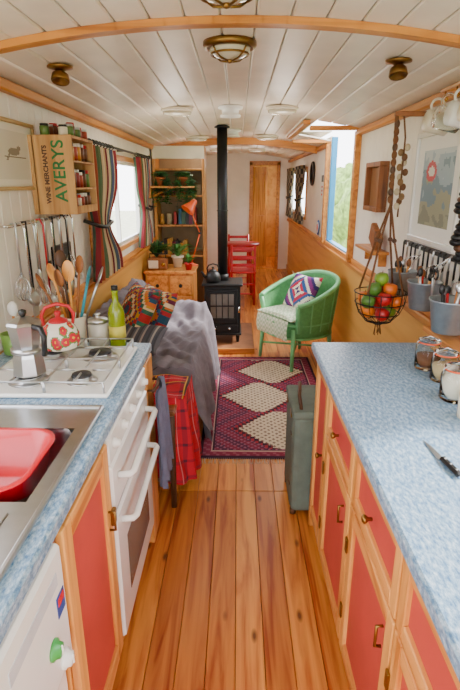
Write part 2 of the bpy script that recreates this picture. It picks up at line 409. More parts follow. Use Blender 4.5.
for a in ((-.905,hx0+.01,.45,1.37),(hx1-.01,-.405,.45,1.37),(hx0+.01,hx1-.01,hy1-.01,1.37),(hx0+.01,hx1-.01,.45,hy0+.01)):
    b.bx(*a,.9012,.906,steel,0)
for a in ((-.91,-.40,.442,.452),(-.91,-.40,1.365,1.378)): b.bx(*a,.9012,.912,steel,.003)
for a in ((-.412,-.4),(-.912,-.9)): b.bx(*a,.445,1.375,.9012,.912,steel,.003)
for i in range(9): b.bx(-.84+i*.045,-.825+i*.045,.5,.86,.905,.910,steel,.0015)
cx,cy=(hx0+hx1)/2,(hy0+hy1)/2
b.loft([rrect(cx,cy,.215,.172,.05,.906),rrect(cx,cy,.208,.166,.05,.89),rrect(cx,cy,.2,.160,.05,.73)],steel)
b.lathe([(.025,0),(.022,.02),(.014,.03),(.014,.06)],(-.86,1.32,.906),chrome,16)
b.tube([(-.86,1.32,.96),(-.86,1.32,1.07),(-.84,1.30,1.12),(-.79,1.26,1.13),(-.75,1.22,1.11),(-.745,1.215,1.08)],.01,chrome,10)
b.done(False)
b=B('washing_up_bowl')
cxb,cyb=cx-.008,cy
b.loft([rrect(cxb,cyb,.155,.115,.05,.765),rrect(cxb,cyb,.183,.140,.07,.905),rrect(cxb,cyb,.194,.151,.075,.911),rrect(cxb,cyb,.194,.151,.075,.916),rrect(cxb,cyb,.180,.137,.07,.914),rrect(cxb,cyb,.157,.114,.05,.79),rrect(cxb,cyb,.142,.100,.05,.772)],redplastic,True,True)
b.done(False)
b=B('gas_hob')
b.bx(-.85,-.405,1.44,1.94,.9012,.916,white,.006)
for (x,y,r) in ((-.70,1.56,.045),(-.52,1.56,.035),(-.70,1.80,.035),(-.52,1.80,.045)):
    b.lathe([(r*1.5,0),(r*1.4,.004),(r,.006),(r,.016),(r*1.05,.018)],(x,y,.916),alu,24); b.lathe([(r*.95,.018),(r*.9,.026),(0,.028)],(x,y,.916),black_rub,24)
for x0,x1 in ((-.80,-.612),(-.608,-.42)):
    for y0_,y1_ in ((1.455,1.678),(1.682,1.92)):
        zz=.952
        b.tube([(x0,y0_,zz),(x1,y0_,zz),(x1,y1_,zz),(x0,y1_,zz)],.0035,steel,6,True)
        xm,ym=(x0+x1)/2,(y0_+y1_)/2
        for dx,dy in ((1,0),(-1,0),(0,1),(0,-1)):
            e=(xm+dx*.094,ym+dy*.112,zz); b.tube([e,(xm+dx*.03,ym+dy*.03,zz)],.0035,steel,6)
        for cxx,cyy in ((x0,y0_),(x1,y0_),(x0,y1_),(x1,y1_)): b.cyl((cxx,cyy,.914),(cxx,cyy,zz),.0035,steel,seg=6)
b.done()
# right run
b=B('kitchen_base_cabinet')
b.bx(.36,.80,-.2,2.0,.1,.858,pine,0); b.bx(.40,.8,-.2,2.0,0,.1,darkwood,0)
b.bx(.345,.80,2.0,2.02,0.0,.858,pine,.002)
panel_door(b,.36,1.715,1.99,.11,.85,-1,.045,(1.76,.52))
for y0_,y1_ in ((1.28,1.705),(.845,1.27),(.30,.835)):
    panel_door(b,.36,y0_,y1_,.655,.85,-1,.04,((y0_+y1_)/2,.752))
    panel_door(b,.36,y0_,y1_,.11,.645,-1,.045)
for y_,z_ in ((1.69,.50),(1.69,.25),(1.255,.50),(1.255,.25),(.82,.5)): b.box((.337,y_+.012,z_),(.006,.02,.05),olbrass,.002)
for yy in (1.35,.90): b.tube([(.34,yy,.52),(.325,yy,.52),(.325,yy,.58),(.34,yy,.58)],.004,olbrass)
b.done()
b=B('kitchen_worktop'); b.bx(.322,.80,-.2,2.055,.862,.9,lam,.006); b.done()
b=B('trim_worktop_ledge'); b.bx(.802,.948,-.2,2.055,.0,.95,ply,0); b.bx(.79,.948,-.2,2.06,.95,.975,pineY,.005); b.done()
# ---------------- rug ----------------
b=B('patterned_rug'); rx0,rx1,ry0,ry1=-.22,.66,2.60,4.4
RL=ry1-ry0
mar,pur,crm,dk,red=C('#8a2444'),C('#5c2346'),C('#e2d2b8'),C('#3a1430'),C('#b0283c')
def rugc(u,v):
    x=u*.88; y=v*RL
    eb=min(x,.88-x,y,RL-y)
    if eb<.018: return dk
    if eb<.07: return mar if (int(x/.02)+int(y/.02))%3 else C('#9c4a62')
    if eb<.078: return C('#c8a49a')
    if eb<.09: return dk
    yy=y-.10; k=int(yy//.53); t=(yy%.53)/.53
    sh=(.07 if k%2==0 else -.05)
    cxr=.44+sh
    lim=.05+round((.235*(1-abs(2*t-1)))/.026)*.026
    dx=abs(x-cxr)
    if 0<=yy<1.6 and dx<lim:
        if dx>lim-.010: return C('#7a3038')
        a=int((x+y)/.024); c=int((x-y+3)/.024)
        return C('#8a7468') if (a%2==0 and c%2==0) else crm
    if 0<=yy<1.6 and dx<lim+.022: return dk
    if 0<=yy<1.6 and dx<lim+.04: return red
    a=int((x+y)/.021); c=int((x-y+3)/.021)
    if a%2==0 and c%2==0: return C('#9c5a78')
    return mar if int((dx-lim)/.07)%2 else pur
b.grid(lambda u,v:V((rx0+u*(rx1-rx0),ry0+v*RL,.010+.0015*math.sin(v*30))),140,270,vcf,rugc,False)
b.bx(rx0,rx1,ry0,ry1,.0005,.007,M('rug_edge','#4a1f3e',.9),0)
fr=M('rug_fringe','#d8c8ac',.9)
for i in range(70):
    x=rx0+.006+i*.0125; b.tube([(x,ry0,.006),(x+random.uniform(-.008,.008),ry0-.03,.004),(x+random.uniform(-.01,.01),ry0-.055,.003)],.0018,fr,4)
b.done(False)
# ---------------- sofa ----------------
sx0,sx1,sy0,sy1=-.93,-.29,2.66,4.1
b=B('sofa')
b.bx(sx0,sx1,sy0,sy1,.12,.40,sofafab,.03); b.bx(sx0,-.74,sy0,sy1,.38,.74,sofafab,.05)
b.bx(sx0,sx1,sy0,sy0+.14,.3,.53,sofafab,.05); b.bx(sx0,sx1,sy1-.14,sy1,.3,.57,sofafab,.05)
b.bx(-.76,sx1+.02,sy0+.14,sy1-.14,.38,.47,sofafab,.04)
for x in (sx0+.05,sx1-.05):
    for y in (sy0+.06,sy1-.06): b.cyl((x,y,0),(x,y,.13),.02,darkwood,.026,12)
def wr(x,y):
    n_=noise.noise(V((x*5,y*4,3)))
    return .022*noise.noise(V((x*7,y*9,1)))+.013*math.sin((x*1.6+y)*19+n_*5)+.007*math.sin((y-x)*44+n_*8)
def zt(x,y):
    z=.510
    a=max(0,1-max(0,abs(y-(sy1-.07))-.05)/.12); a=a*a*(3-2*a); z+=.10*a
    a=max(0,1-max(0,abs(y-(sy0+.07))-.05)/.12); a=a*a*(3-2*a); z+=.06*a
    bk=max(0,min(1,(-.66-x)/.12)); bk=bk*bk*(3-2*bk); z=z+(.78-z)*bk
    return z+wr(x,y)
def thr(u,v):
    y=sy0-.03+v*(sy1-sy0+.06)
    L=u*1.08
    if L<.62:
        x=-.88+L; return V((x,y,zt(x,y)))
    d=L-.62; k=d/.46; hem=.46+.03*math.sin(v*9)
    z=zt(-.26,y)-k*hem
    n_=noise.noise(V((y*6,k*1.5,0)))
    return V((-.26+.03*min(1,k*4)+.05*k+.034*min(1,k*2)*math.sin(y*24+n_*3)*.8+.03*n_*k,y,max(z,.02)))
b.grid(thr,90,130,greyblanket)
def thr2(u,v):
    x=-.86+u*.63; zt0=zt(min(x,-.26),sy0-.03)
    k=v; return V((x+.01*math.sin(x*10)+.03*k*u,sy0-.032-.012*math.sin(v*1.5)-.016*k*(1+math.sin(x*32+2*math.sin(k*3))),zt0-k*(.42+.08*u)))
b.grid(thr2,60,40,greyblanket)
b.done(False)
pal=[C(h) for h in ('#b5282a','#d8702a','#22506c','#e6cfa2','#6a1c40','#2f6a4a','#c99a2c')]
def kilim(seed):
    def f(u,v):
        a=int((abs(u-.5)+abs(v-.5))*9+seed); k=int(abs(u-.5)*14)+int(abs(v-.5)*14)*3
        return pal[(a*3+(k%2)*2+seed)%7]
    return f
b=B('patterned_cushion'); b.cushion((-.57,3.22,.72),.44,.38,.14,Rz(-55)@Rx(62),kilim(1)); b.done(False)
b=B('patterned_cushion'); b.cushion((-.63,3.02,.78),.40,.36,.13,Rz(-60)@Rx(62),kilim(4)); b.done(False)
tk=[C('#3e4048'),C('#5a5a62'),C('#9a948f'),C('#4a4c56')]
b=B('striped_cushion'); b.cushion((-.60,2.82,.67),.34,.26,.11,Rz(-12)@Rx(22),lambda u,v:tk[int(u*26)%4]); b.done(False)
# ---------------- wooden stool + tartan ----------------
b=B('wooden_stool'); x0,x1,y0,y1=-.56,-.29,2.13,2.44
b.bx(x0,x1,y0,y1,.5,.525,brownwood,.008)
for x,dx in ((x0+.03,-.01),(x1-.02,.0)):
    for y,dy in ((y0+.02,-.01),(y1-.03,.01)):
        b.tube([(x+dx,y+dy,0),(x+dx*.5,y+dy*.4,.2),(x,y,.38),(x,y,.50)],[.014,.015,.017,.018],darkwood,10)
for z in (.15,.34):
    b.cyl((x0+.02,y0+.015,z),(x1-.015,y0+.015,z),.009,darkwood,seg=10)
    b.cyl((x1-.02,y0+.02,z+.03),(x1-.02,y1-.03,z+.03),.009,darkwood,seg=10)
b.done()
def tart(u,v,ku=5,kv=5):
    a,c=(u*ku)%1,(v*kv)%1
    def st(t):
        if t<.3: return 0
        if .42<t<.47: return 1
        if .7<t<.9: return 2
        if .94<t<.97: return 3
        return 4
    A,Cc=st(a),st(c); R_,D,Wt,Yl=C('#c8102a'),C('#1d2336'),C('#e8e0d8'),C('#d7a73a')
    if A==1 or Cc==1: return Wt if (A==1 and Cc==1) else C('#d9888c')
    if A==3 or Cc==3: return Yl
    n=(A==2)+(Cc==2); 
    return tuple(x*(1-.42*n)+y*.42*n for x,y in zip(R_,D))
b=B('tartan_blanket')
path=[V((-.60,2.23,0)),V((-.31,2.23,0)),V((-.262,2.27,0)),V((-.252,2.53,0))]
ls=[(path[i+1]-path[i]).length for i in range(3)]; LT=sum(ls)
def tb(u,v):
    d=u*LT; i=0
    while i<2 and d>ls[i]: d-=ls[i]; i+=1
    t=min(1,d/ls[i]); p=path[i].lerp(path[i+1],t)
    out=V((p.x+.43,p.y-2.40,0)).normalized()
    n_=noise.noise(V((u*4,v*1.5,7)))
    off=.010+v*.04+.018*min(1,v*2.5)*math.sin(u*34+n_*4)
    hem=.41+.10*u
    return p+out*off+V((0,0,.558-v*hem+.005*math.sin(u*20)))
b.grid(tb,140,90,vcf,lambda u,v:tart(u,v,7,5))
b.grid(lambda u,v:V((-.60+u*.340,2.225+v*.30,.558+.006*math.sin(u*11+v*7))),50,50,vcf,lambda u,v:tart(u,v,4,3))
b.done(False)
b=B('tea_towel')
def tw(u,v):
    y=1.86+u*.21; return V((-.322+.022*math.sin(u*17)*(.3+v*.7)+.015*v,y+.015*math.sin(v*5)*u,.735-.40*v-.02*math.sin(u*7)))
b.grid(tw,40,30,towelm)
b.grid(lambda u,v:tw(u,v)+V((-.010,0.01,.0-.05*v)),40,30,towelm)
b.tube([(-.340,1.88,.74),(-.333,1.95,.742),(-.340,2.02,.74)],.007,darkwood)
b.cyl((-.365,1.885,.74),(-.335,1.885,.74),.005,darkwood,seg=8);b.cyl((-.365,2.015,.74),(-.335,2.015,.74),.005,darkwood,seg=8)
b.done(False)
# ---------------- canvas trunk ----------------
b=B('canvas_trunk')
b.bx(.262,.47,2.07,2.40,.02,.54,greyteal,.03); b.bx(.257,.475,2.065,2.405,.52,.56,greyteal,.012)
for z in (.15,.42): b.bx(.2585,.475,2.12,2.15,z-.005,z+.005,darkwood,0)
for y in (2.15,2.32): b.box((.260,y,.52),(.008,.025,.045),olbrass,.002)
b.tube([(.30,2.10,.555),(.29,2.12,.62),(.30,2.2,.65),(.31,2.28,.62),(.32,2.32,.555)],.008,darkwood,8)
for x in (.28,.45):
    for y in (2.1,2.37): b.cyl((x,y,0),(x,y,.03),.015,darkwood,seg=10)
b.done()
# ---------------- green wicker chair ----------------
R=Rz(-58); cc=V((.54,4.34,.012)); MX=Matrix.Translation(cc)@R.to_4x4()
b=B('green_wicker_armchair')
def se(th,ra,rb):
    s_,c_=math.sin(th),math.cos(th); n_=2.6
    k=(abs(s_)**n_+abs(c_)**n_)**(-1/n_); return ra*s_*k,rb*c_*k
def toph(th):
    k=max(0,math.cos(th*.62)); return .55+.21*(k**1.6 if abs(th)<2.5 else 0)
TH=2.25
def shell(u,v,off=0):
    th=-TH+2*TH*u; x,y=se(th,.29-off+.035*v,.27-off+.05*v); zt_=toph(th)
    return V((x,y,.33+(zt_-.33)*v))
b.grid(lambda u,v:shell(u,v),72,14,greenw,None,True,MX); b.grid(lambda u,v:shell(u,v,.02),72,14,greenw,None,True,MX)
b.tube([MX@(shell(i/60,1,.01)+V((0,0,.005))) for i in range(61)],.022,greenrim,10)
for i in range(13): b.tube([MX@shell(i/12,v,-.002) for v in (0,.25,.5,.75,1)],.006,greenrim,6)
for u in (0,1): b.tube([MX@shell(u,v,.01) for v in (0,.5,1)],.02,greenrim,10)
sk=[]
for z,e in ((.27,0),(.40,.0)):
    sk.append([MX@V((*se(2*math.pi*i/48,.285,.27),z)) for i in range(48)])
b.loft(sk,greenw,True,True)
b.tube([MX@V((*se(2*math.pi*i/48,.288,.273),.275)) for i in range(48)],.010,greenrim,8,True)
b.tube([MX@V((*se(2*math.pi*i/48,.288,.273),.395)) for i in range(48)],.013,greenrim,8,True)
for x,y in ((-.22,-.21),(.22,-.21),(-.2,.2),(.2,.2)):
    b.cyl(MX@V((x*1.08,y*1.1,0)),MX@V((x,y,.36)),.015,greenrim,.022,12)
b.tube([MX@V((-.23,-.22,.14)),MX@V((.21,.21,.14))],.01,greenrim); b.tube([MX@V((.23,-.22,.15)),MX@V((-.21,.21,.15))],.01,greenrim)
b.done(False)
b=B('crochet_seat_pad')
pg=C('#dfe6cf');pg2=C('#b6cfa8')
b.cushion(MX@V((0,-.03,.445)),.50,.48,.09,R,lambda u,v: pg if (int(u*20)+int(v*20))%2 else pg2)
b.grid(lambda u,v:V((-.22+.44*u,-.275-.015*math.sin(v*3)-.004*math.sin(u*30),.44-.17*v)),30,16,vcf,lambda u,v:pg if (int(u*20)+int(v*8))%2 else pg2,True,MX)
b.done(False)
def geo(u,v):
    a=abs(u-.5)+abs(v-.5)
    return [C('#3a2a6c'),C('#f0ead8'),C('#c22b4a'),C('#2c5c9a'),C('#f0ead8'),C('#7d2a78')][int(a*8+ (1 if (u-.5)*(v-.5)>0 else 0))%6]
b=B('geometric_cushion'); b.cushion(MX@V((-.02,.06,.61)),.36,.34,.12,R@Rx(62),geo); b.done(False)
# ---------------- stove ----------------
b=B('hearth_slab'); b.bx(-.37,.17,4.52,5.45,.0008,.05,tile,.008); b.bx(-.37,.17,4.5,4.52,.0008,.055,trimX,.004); b.done()
b=B('wood_burning_stove'); cx=-.14; zb=.051
for x in (cx-.15,cx+.15):
    for y in (4.74,4.98): b.cyl((x*1.0,y,zb),(x,y,zb+.1),.014,iron,.022,10)
b.bx(cx-.175,cx+.175,4.70,5.02,zb+.09,.62,iron,.012); b.bx(cx-.195,cx+.195,4.67,5.04,.615,.64,iron,.008); b.bx(cx-.185,cx+.185,4.68,5.03,zb+.08,zb+.1,iron,.006)
b.bx(cx-.15,cx+.15,4.685,4.70,.25,.585,iron,.006)
b.bx(cx-.115,cx+.115,4.678,4.686,.30,.55,M('stove_window','#6a6660',.12),.002)
for i in range(5): x=cx-.115+.0575*i; b.bx(x-.004,x+.004,4.672,4.684,.30,.55,iron,.002)
for z in (.30,.425,.55): b.bx(cx-.12,cx+.12,4.670,4.684,z-.006,z+.006,iron,.002)
b.bx(cx-.15,cx+.15,4.685,4.70,.165,.235,iron,.005)
for x in (cx-.07,cx+.07): b.lathe([(.022,0),(.022,.01),(.008,.015),(.01,.025),(0,.027)],(x,4.685,.2),chrome,14,Rx(90))
b.tube([(cx+.155,4.68,.42),(cx+.16,4.65,.42),(cx+.16,4.64,.37)],.007,chrome)
b.cyl((cx,4.90,.635),(cx,4.90,.70),.062,iron,.056,24); b.cyl((cx,4.90,.68),(cx,4.90,zceil(cx)-.003),.048,iron,seg=24)
b.lathe([(.07,0),(.07,.010),(.05,.018)],(cx,4.90,zceil(cx)-.024),iron,24,None); b.ring((cx,4.9,1.3),.049,.005,iron)
b.done()
b=B('coal_scuttle')
b.lathe([(.065,0),(.07,.006),(.085,.22),(.089,.225),(.08,.22),(.066,.02),(0,.02)],(-.47,4.74,.0005),iron,24)
b.tube([(-.55,4.74,.21),(-.54,4.74,.30),(-.47,4.74,.34),(-.40,4.74,.30),(-.39,4.74,.21)],.006,iron)
for k in range(9): a=k*2.4; b.sph((-.47+.04*math.cos(a),4.74+.04*math.sin(a),.20),.026,blackm,None,7)
b.done()
def kettle(name,loc,s,mat,lidm,handlem,spoutdir=0,col=None):
    b=B(name); x,y,z=loc
    prof=[(.055,0),(.072,.008),(.08,.03),(.078,.06),(.065,.09),(.045,.108),(.038,.112)]
    if col:
        def fn(u,v):
            t=v*(len(prof)-1); i=min(int(t),len(prof)-2); f=t-i
            r_=prof[i][0]*(1-f)+prof[i+1][0]*f; z_=prof[i][1]*(1-f)+prof[i+1][1]*f; a=2*math.pi*u
            return V((x+r_*s*math.cos(a),y+r_*s*math.sin(a),z+z_*s))
        b.grid(fn,96,48,vcc,col)
    else: b.lathe([(r_*s,z_*s) for r_,z_ in prof],(x,y,z),mat,28)
    b.lathe([(.04*s,.110*s),(.036*s,.12*s),(.012*s,.13*s),(.008*s,.136*s),(.014*s,.145*s),(.012*s,.155*s),(0,.158*s)],(x,y,z),lidm,24)
    R_=Rz(spoutdir)
    b.tube([V(loc)+R_@(V(q)*s) for q in ((.068,0,.05),(.095,0,.07),(.108,0,.098),(.122,0,.112))],[.02*s,.015*s,.011*s,.009*s],mat if not col else cream,10)
    b.tube([V(loc)+R_@(V(q)*s) for q in ((.055,0,.10),(.062,0,.14),(.045,0,.172),(0,0,.185),(-.045,0,.172),(-.062,0,.14),(-.055,0,.10))],.007*s,handlem,10)
    b.done(False)
kettle('black_kettle',(cx-.09,4.77,.641),.95,iron,iron,iron,200)
random.seed(11); flw=[(random.random(),random.uniform(.1,.9)) for _ in range(30)]
def flower(u,v):
    best=9
    for a,c in flw:
        du=min(abs(u-a),1-abs(u-a))*5; dv=(v-c)*1.6; best=min(best,math.hypot(du,dv))
    if best<.045: return C('#e8b53a')
    if best<.16: return C('#cf2438')
    if best<.21: return C('#5d8a3f')
    return C('#f2ead8')
kettle('floral_kettle',(-.665,1.79,.956),.92,cream,redgloss,redgloss,-160,flower)
b=B('moka_pot'); L=(-.68,1.53,.956)
b.lathe([(.052,0),(.054,.004),(.048,.06),(.044,.075)],L,alu,8,None,False); b.lathe([(.05,.073),(.05,.088)],L,alu,24)
b.lathe([(.04,.088),(.044,.10),(.055,.165),(.056,.168)],L,alu,8,None,False); b.lathe([(.057,.168),(.05,.176),(.015,.19),(.0,.191)],L,alu,8,None,False)
b.lathe([(.006,.19),(.012,.2),(.012,.21),(0,.215)],L,blackm,12)
lx,ly,lz=L
b.tube([(lx+.04,ly-.03,lz+.165),(lx+.075,ly-.055,lz+.165),(lx+.085,ly-.062,lz+.14),(lx+.078,ly-.056,lz+.08)],.009,blackm,8)
b.tube([(lx-.04,ly+.02,lz+.14),(lx-.06,ly+.03,lz+.165)],[.016,.008],alu,8)
b.done()
b=B('utensil_crock'); L=V((-.68,2.0,.9012))
b.lathe([(.046,0),(.05,.005),(.052,.12),(.054,.125),(.048,.125),(.046,.02),(0,.02)],L,cream,28)
teal=M('teal_silicone','#2f8a9c',.4)
for i,(dx,dy,h,mt,kind) in enumerate(((-.05,.02,.30,pine,0),(-.015,-.03,.29,brownwood,0),(.02,.03,.33,brownwood,0),(.05,.0,.29,teal,1),(-.07,-.01,.27,brownwood,0),(.07,.03,.28,steel,1),(-.03,.04,.35,darkwood,0),(.0,.0,.31,pine,1))):
    p0=L+V((dx*.25,dy*.25,.03)); p1=L+V((dx*1.3,dy*1.3,h*.8)); p2=L+V((dx*1.6,dy*1.6,h))
    b.tube([p0,p1,p2],.006,mt,8)
    q=(p2-p0).to_track_quat('Z','Y').to_matrix()
    b.sph(p2,(.024,.008,.038) if kind==0 else (.026,.004,.045),mt,q)
b.done()
b=B('oil_bottle'); L=(-.495,1.985,.9012)
b.lathe([(.031,0),(.034,.004),(.034,.14),(.028,.165),(.013,.19),(.012,.225),(.014,.228),(.014,.236),(.0,.237)],L,oilglass,24); b.lathe([(.0135,.236),(.0135,.255),(0,.256)],L,blackm,16); b.lathe([(.0346,.04),(.0346,.09)],L,M('bottle_label','#c9bd4a',.6),24); b.done()
b=B('storage_jar'); L=(-.575,1.99,.9012)
b.lathe([(.038,0),(.042,.005),(.042,.09),(.035,.1)],L,M('grey_stoneware','#b9b4a6',.35),24); b.lathe([(.04,.1),(.04,.115),(.01,.12),(.008,.13),(.014,.137),(0,.14)],L,steel,24); b.done()
b=B('green_pot'); L=(-.89,1.88,.9012)
b.lathe([(.03,0),(.036,.004),(.042,.085),(.038,.085),(.03,.01),(0,.01)],L,M('green_glaze','#7aa64a',.3),24); b.tube([(L[0],L[1],.92),(L[0]+.01,L[1]+.02,1.06)],.005,pine); b.sph((L[0]+.01,L[1]+.02,1.08),(.02,.02,.03),plastic_white); b.done()
b=B('hanging_utensils'); X=-.905
b.tube([(X,2.0,1.385),(X,2.74,1.385)],.006,chrome)
for y in (2.01,2.4,2.73): b.cyl((-.949,y,1.385),(X,y,1.385),.005,chrome,seg=8)
for i in range(14):
    y=2.03+i*.052; L=.17+.06*(i%3)+.02*(i%2); X2=X+.02+.012*(i%2); mt=(steel,chrome,blackm)[i%3] if i!=5 else redgloss
    b.tube([(X,y,1.393),(X+.02,y,1.396),(X2,y,1.37),(X2,y,1.37-L)],.0045,mt,6)
    zb_=1.37-L
    if i%4==0:
        for k in range(6):
            a=math.pi*k/6
            b.tube([(X2+.0+math.cos(a)*r_,y+math.sin(a)*r_,zb_-h_) for r_,h_ in ((.003,0),(.028,.05),(.032,.085),(.02,.11),(0,.118),(-.02,.11),(-.032,.085),(-.028,.05),(-.003,0))],.0016,chrome,5)
    elif i%4==1: b.lathe([(0,-.03),(.03,-.024),(.042,-.008),(.045,0),(.042,-.004),(.028,-.02),(0,-.026)],(X2+.01,y,zb_-.03),steel,20,Ry(65))
    elif i%4==2: b.box((X2,y,zb_-.045),(.004,.06,.09),(steel,blackm)[i%3==0],.0015)
    else: b.sph((X2,y,zb_-.035),(.01,.03,.045),steel)
b.done()
def picture(name,sx,y0,y1,z0,z1,fm,fw,col,depth=.02,nu=40,nv=50):
    b=B(name); x0=sx*.9485; x1=sx*(.9485-depth)
    for a in ((y0,y1,z0,z0+fw),(y0,y1,z1-fw,z1),(y0,y0+fw,z0+fw,z1-fw),(y1-fw,y1,z0+fw,z1-fw)): b.bx(x0,x1,*a,fm,.002)
    xp=sx*(.9485-depth*.4)
    b.grid(lambda u,v:V((xp,(y0+fw)+(y1-y0-2*fw)*(u if sx<0 else 1-u),z0+fw+(z1-z0-2*fw)*v)),nu,nv,vcp,col,False); b.done(False)
def bird(u,v):
    if not(.14<u<.86 and .12<v<.88): return C('#f0ebdc')
    if math.hypot((u-.52)/.13,(v-.56)/.06)<1 or math.hypot((u-.64)/.045,(v-.62)/.04)<1 or (abs(u-.4+(.5-v)*.6)<.02 and .42<v<.58) : return C('#8a8372')
    if abs(v-.47)<.01 and .3<u<.8: return C('#7d7058')
    return C('#e0dccb')
picture('framed_bird_print',-1,2.0,2.46,1.52,1.80,WOOD('frame_wood','#c9a76a','#8e6b38','Y'),.015,bird,.02,60,60)
def landscape(u,v):
    if not(.15<u<.85 and .14<v<.86): return C('#f5f3ee')
    if math.hypot((u-.36)/.12,(v-.66)/.10)<1: return C('#c8202e') if math.hypot((u-.36)/.07,(v-.66)/.05)>1 else C('#e8e0d8')
    n_=noise.noise(V((u*3,v*6,2)))+.5*noise.noise(V((u*12,v*14,2)))
    t=min(.999,max(0,v+.35*n_)); k=[C('#7f8270'),C('#9a9a80'),C('#6f8a9a'),C('#9cb2be'),C('#c2cdd0')]
    return k[int(t*5)]
picture('framed_landscape_print',1,2.2,2.80,1.26,1.79,white,.025,landscape,.02,60,60)
def darkpic(u,v):
    return C('#8d958a') if .2<u<.8 and .2<v<.8 and not math.hypot(u-.5,v-.5)<.15 else C('#2a3038')
picture('framed_photograph',-1,2.56,2.82,.99,1.24,blackm,.02,darkpic,.02,20,20)
picture('shadow_box_frame',1,3.32,3.68,1.37,1.68,brownwood,.03,lambda u,v:C('#8c5c34') if abs(u-.5)>.02 else C('#5a3518'),.06,20,20)
b=B('control_panel'); b.bx(.925,.949,5.62,5.82,1.38,1.66,plastic_white,.006); b.bx(.922,.926,5.66,5.78,1.56,1.63,blackm,0); 
for z in (1.42,1.46,1.5): b.bx(.918,.926,5.70,5.74,z,z+.02,redgloss,.002)
b.done()
b=B('wine_crate_spice_shelf'); cm=WOOD('crate_pine','#cf9f62','#a87238','Z',.7); x0,x1,y0,y1,z0,z1=-.925,-.745,2.40,2.76,1.41,1.755
b.bx(x0,x1,y0,y0+.012,z0,z1,cm,.001); b.bx(x0,x1,y1-.012,y1,z0,z1,cm,.001)
b.bx(x0,x1,y0+.012,y1-.012,z0,z0+.012,cm,.001); b.bx(x0,x1,y0+.012,y1-.012,z1-.012,z1,cm,.001); b.bx(x0-.02,x0+.006,y0,y1,z0,z1,cm,0)
for z in (1.52,1.64): b.bx(x0,x1,y0+.012,y1-.012,z,z+.008,cm,0)
b.bx(x1-.008,x1,y0+.012,y1-.012,1.422,1.445,cm,0)
o=b.done()
def text(s,size,M4,mat,par):
    cu=bpy.data.curves.new('t','FONT'); cu.body=s; cu.size=size; cu.extrude=.0006; cu.align_x='CENTER'; cu.align_y='CENTER'; cu.offset=.0012
    to=bpy.data.objects.new('t',cu); bpy.context.scene.collection.objects.link(to); bpy.context.view_layer.update()
    me=bpy.data.meshes.new_from_object(to); bpy.data.objects.remove(to); me.materials.append(mat)
    t=bpy.data.objects.new('stencil_lettering',me); bpy.context.scene.collection.objects.link(t); t.parent=par; t.matrix_world=M4
gm=M('green_ink','#1f7038',.7); Rt=(Matrix.Rotation(math.radians(90),4,'X')@Matrix.Rotation(math.radians(90),4,'Z'))
text('AVERYS',.078,Matrix.Translation((-.808,2.399,1.60))@Rt,gm,o)
text('WINE MERCHANTS',.029,Matrix.Translation((-.87,2.399,1.585))@Rt,darkwood,o)
b=B('spice_jars'); random.seed(8)
jc=[M('spice_%d'%i,h,.4) for i,h in enumerate(('#a8402a','#c98a2c','#5c7a38','#6a3a22','#e3d8bd','#8a2c2c'))]
def jar(x,y,z,h,r):
    b.lathe([(r,0),(r,h*.75),(r*.85,h*.8)],(x,y,z),random.choice(jc),12); b.lathe([(r*.9,h*.8),(r*.9,h),(0,h)],(x,y,z),random.choice((blackm,redgloss,steel,white)),12)
for z in (1.4225,1.5285,1.6485):
    for k in range(6): jar(-.785,2.44+k*.054,z,random.uniform(.07,.09),.02)
for k in range(6): jar(-.79+.01*(k%2),2.44+k*.055,1.7555,random.uniform(.04,.065),.021)
for k in range(5): jar(-.87,2.43+k*.06,1.7555,random.uniform(.04,.065),.021)
b.done()
# curtains
cp=[C(h) for h in ('#84242e','#dccba8','#4a6350','#d8c6a0','#a04a30','#50587a','#d2bb90','#701f2c','#5c7650')]
def stripe(u,v): return cp[int(u*31)%9]
def curtain(name,sx,y0,y1,z0,z1,pin,tz,amp=.03,strp=stripe,waves=8):
    b=B(name)
    def fn(u,v):
        z=z1+(z0-z1)*v; k=math.exp(-((z-tz)/.16)**2)*.55; c=y0+(y1-y0)*pin
        y=y0+(y1-y0)*u; y=y+(c-y)*k
        return V((sx*.885+amp*math.sin(u*waves*2*math.pi)*(1-.4*k)+ .006*math.sin(v*9),y,z))
    b.grid(fn,124,34,vcf,strp)
    yc=y0+(y1-y0)*pin; hw=(y1-y0)*.24
    b.tube([V((sx*.935,yc-hw,tz+.05)),V((sx*.845,yc-hw,tz+.02)),V((sx*.84,yc,tz)),V((sx*.845,yc+hw,tz+.02)),V((sx*.935,yc+hw,tz+.05))],.012,blackm,8)
    b.done(False)
curtain('striped_curtain',-1,3.08,3.80,.95,1.765,.3,1.28,.034)
curtain('striped_curtain',-1,4.62,5.2,.98,1.765,.7,1.3)
b=B('curtain_rod'); b.tube([(-.885,3.0,1.79),(-.885,5.3,1.79)],.009,blackm); b.sph((-.885,3.0,1.79),.02,blackm); b.sph((-.885,5.3,1.79),.02,blackm)
for y in (3.03,4.2,5.25): b.cyl((-.949,y,1.79),(-.885,y,1.79),.007,blackm,seg=8)
for i in range(18): b.ring((-.885,(3.12+i*.078) if i<9 else (4.66+(i-9)*.062),1.785),.016,.003,blackm,'Y',12,5)
b.done()
dp=[C(h) for h in ('#3c3a34','#8a7a5a','#4a3a34','#9a8f7a')]
dpf=lambda u,v:dp[(int(u*20)+int(v*14)*3)%4]
curtain('patterned_curtain',1,7.15,7.9,1.0,1.78,.5,1.3,.03,dpf)
curtain('patterned_curtain',1,8.5,9.2,1.0,1.78,.5,1.3,.03,dpf)
